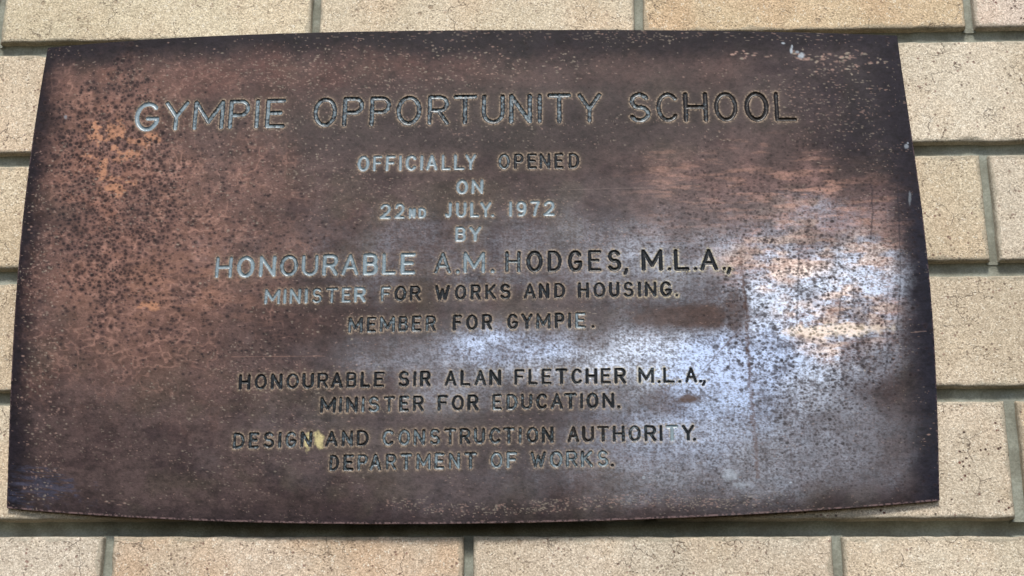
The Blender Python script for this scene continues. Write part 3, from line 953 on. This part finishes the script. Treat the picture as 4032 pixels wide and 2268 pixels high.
# bright worn arris along the sheared edges
eb = np.maximum((V_ > 1 - 2.2 / NY) * 1.0, np.maximum((U < 1.8 / NX), (U > 1 - 1.8 / NX)) * .6 * (SY > 300))
C = over(C, (166, 138, 136), eb * sstep(.40, .58, fbm(MX * .8, MZ * .8, 155, 3)) * .6)

# groove colour, dark to pale by letter
pl = LET_PALE[np.clip(LID, 0, None)]
bw = LET_BROWN[np.clip(LID, 0, None)]
gn = fbm(MX * .75, MZ * .75, 160, 3)
pm = sstep(.34, -.26, (gn - .5) * 1.0 + .60 - pl * 1.08)
rim = sstep(-.30, -.55, DIST)          # pale tone keeps off the groove walls
pm = pm * np.maximum(rim, sstep(.6, .9, pl))
fillc = over(np.zeros((NY, NX, 3)) + lin((14, 22, 28)), (36, 26, 19), bw * .7)
fillc = fillc + (lin((172, 196, 208)) - fillc) * (pm * (.75 + .25 * fbm(MX * 2, MZ * 2, 161, 2)))[..., None]
inm = sstep(.06, -.16, DIST)
C = C + (fillc - C) * inm[..., None]

# ---- surface finish
glare_f = np.clip(glare_f, 0, 1) * (1 - inm) * (1 - halo * .5)
GLARE_COL = lin((220, 232, 252))  # pale sky tint of the painted glare
pinkmix = np.clip(pink * 1.2 * sstep(.40, .62, fbm(SX / 55, SY / 20, 170, 4)) + gold, 0, 1)
glarec = GLARE_COL[None, None] + (lin((255, 236, 224)) - GLARE_COL)[None, None] * pinkmix[..., None]
bluem = np.clip(ell(1850, 940, 200, 120, 1, .4, 171) + ell(1290, 868, 165, 50, .8, .4, 172) + ell(1700, 1080, 300, 100, .6, .4, 173), 0, 1)  # bluer sky tint in parts of the painted glare
glarec = glarec + (lin((188, 212, 255)) - glarec) * (bluem * .55)[..., None]
KB = 0.58         # apparent tone -> reflectance under this light
C = C * KB
C = C + (glarec * .86 - C) * (glare_f)[..., None]
ROUGH = .54 + .10 * (n_mid - .5) - .14 * glare_f + .18 * SPOT + .08 * halo
ROUGH = ROUGH * (1 - inm) + inm * .30
METAL = np.clip(.85 * glare_f + .10 * halo + .10 * org + .08, 0, 1) * (1 - inm) * (1 - SPOT * .6)
LAC = np.clip(.22 - .10 * dark - .1 * left + .25 * greyz, 0.05, 1) * (1 - inm) + inm * (.25 + .4 * pl)

# relief: pits bite in, flecks and residues stand a hair proud
HGT = HGT - .030 * SPOT + .012 * (n_fin - .5) + .02 * WHITE
HGT = HGT.astype(np.float64)


def plaque_material():
    m, nt, b = new_mat("tarnished engraved copper sheet")
    g = G(nt)
    col = g.n("ShaderNodeAttribute", attribute_type='GEOMETRY', attribute_name="patina_glare")
    fin = g.n("ShaderNodeAttribute", attribute_type='GEOMETRY', attribute_name="finish")
    sep = g.n("ShaderNodeSeparateColor")
    nt.links.new(fin.outputs["Color"], sep.inputs[0])
    pos = g.n("ShaderNodeNewGeometry").outputs["Position"]
    # micro grain finer than the mesh, stretched along the rolling direction
    sc = g.n("ShaderNodeVectorMath", operation='MULTIPLY')
    nt.links.new(pos, sc.inputs[0])
    sc.inputs[1].default_value = (0.45, 1.0, 1.5)
    mg = g.noise(sc.outputs[0], 1300.0, 3.0, 0.7)
    c = g.mix(1.0, col.outputs["Color"], g.mix(g.ramp(mg, 0.3, 0.7), (0.80, 0.80, 0.80), (1.20, 1.20, 1.20)), 'MULTIPLY')
    g.set(b.inputs["Base Color"], c)
    g.set(b.inputs["Roughness"], g.math('ADD', sep.outputs[0], g.math('MULTIPLY', g.math('SUBTRACT', mg, 0.5), 0.15)))
    g.set(b.inputs["Metallic"], sep.outputs[1])
    g.set(b.inputs["Specular IOR Level"], sep.outputs[2])
    bp = g.n("ShaderNodeBump")
    bp.inputs["Strength"].default_value = 0.5
    bp.inputs["Distance"].default_value = 0.00012
    g.set(bp.inputs["Height"], g.math('ADD', mg, g.math('MULTIPLY', g.noise(pos, 420.0, 3.0, 0.6), 1.5)))
    nt.links.new(bp.outputs[0], b.inputs["Normal"])
    return m


def edge_material():
    m, nt, b = new_mat("sheared copper edge")
    g = G(nt)
    pos = g.n("ShaderNodeNewGeometry").outputs["Position"]
    n1 = g.noise(pos, 420.0, 3.0, 0.7)
    n2 = g.noise(pos, 60.0, 3.0, 0.6)
    c = g.mix(g.ramp(n1, 0.42, 0.60), (0.075, 0.045, 0.040), (0.42, 0.26, 0.21))
    c = g.mix(g.ramp(n2, 0.45, 0.6), c, (0.06, 0.05, 0.055))
    g.set(b.inputs["Base Color"], c)
    b.inputs["Roughness"].default_value = 0.45
    b.inputs["Metallic"].default_value = 0.4
    return m


MAT_PLAQUE = plaque_material()
MAT_EDGE = edge_material()

plaque = bpy.data.objects.new("engraved_plaque", None)
COL.objects.link(plaque)
plaque.location = (0.116, 0.0, -0.26)
tag(plaque, "dark tarnished copper plaque engraved with a school opening dedication, fixed to the cream brick wall", "plaque")
OFF = np.array([0.116, 0.0, -0.26])

VERT = np.stack([PX, -HGT / 1000, PZ], -1).reshape(-1, 3) - OFF
COLR = np.concatenate([np.clip(C, 0, 1), np.ones((NY, NX, 1))], -1).reshape(-1, 4).astype(f32)
FINR = np.stack([np.clip(ROUGH, .1, 1), METAL, LAC, np.ones_like(METAL)], -1).reshape(-1, 4).astype(f32)
idx = np.arange(NX * NY).reshape(NY, NX)
QUAD = np.stack([idx[:-1, :-1], idx[1:, :-1], idx[1:, 1:], idx[:-1, 1:]], -1).reshape(-1, 4)
dc = (DIST[:-1, :-1] + DIST[1:, :-1] + DIST[1:, 1:] + DIST[:-1, 1:]).reshape(-1) / 4
owner = np.where(dc < 0.03, LID[:-1, :-1].reshape(-1), -1)


def sheet_piece(name, faces, parent):
    ids, inv = np.unique(faces.ravel(), return_inverse=True)
    me = mesh_np(name, VERT[ids], inv.reshape(-1, 4))
    for an, src in (("patina_glare", COLR), ("finish", FINR)):
        a = me.attributes.new(an, 'FLOAT_COLOR', 'POINT')
        a.data.foreach_set("color", np.ascontiguousarray(src[ids]).ravel())
    return add_obj(name, me, MAT_PLAQUE, parent)


plate = sheet_piece("plate", QUAD[owner < 0], plaque)
order = np.argsort(owner, kind='stable')
so = owner[order]
KIND = {'.': 'full_stop', ',': 'comma', '1': 'numeral', '2': 'numeral', '7': 'numeral', '9': 'numeral'}
for k in range(NLET):
    a, b_ = np.searchsorted(so, k), np.searchsorted(so, k, side='right')
    if b_ > a:
        sheet_piece(KIND.get(LET_CH[k], 'letter'), QUAD[order[a:b_]], plaque)

# sheared edge and back of the sheet
ring = np.concatenate([idx[0, :-1], idx[:-1, -1], idx[-1, :0:-1], idx[:0:-1, 0]])
TH = 0.0016
R0 = VERT[ring]
nn = len(ring)
inn = R0.copy()
inn[:, 1] += TH * .5
bk = R0.copy()
bk[:, 1] += TH
VV = np.vstack([R0, inn, bk])
i_ = np.arange(nn)
nx_ = np.roll(i_, -1)
FF = np.vstack([np.stack([i_, nx_, nx_ + nn, i_ + nn], -1), np.stack([i_ + nn, nx_ + nn, nx_ + 2 * nn, i_ + 2 * nn], -1)])
add_obj("sheared_edge", mesh_np("sheared_edge", VV, FF, False), MAT_EDGE, plaque)
js, is_ = np.linspace(0, NY - 1, 40).astype(int), np.linspace(0, NX - 1, 70).astype(int)
bi = idx[np.ix_(js, is_)]
BV = VERT[bi.ravel()].copy()
BH = SH[np.ix_(js, is_)].ravel()
BV[:, 1] = -BH + TH
bid = np.arange(len(BV)).reshape(len(js), len(is_))
BF = np.stack([bid[:-1, :-1], bid[:-1, 1:], bid[1:, 1:], bid[1:, :-1]], -1).reshape(-1, 4)
add_obj("back_face", mesh_np("back_face", BV, BF), MAT_EDGE, plaque)
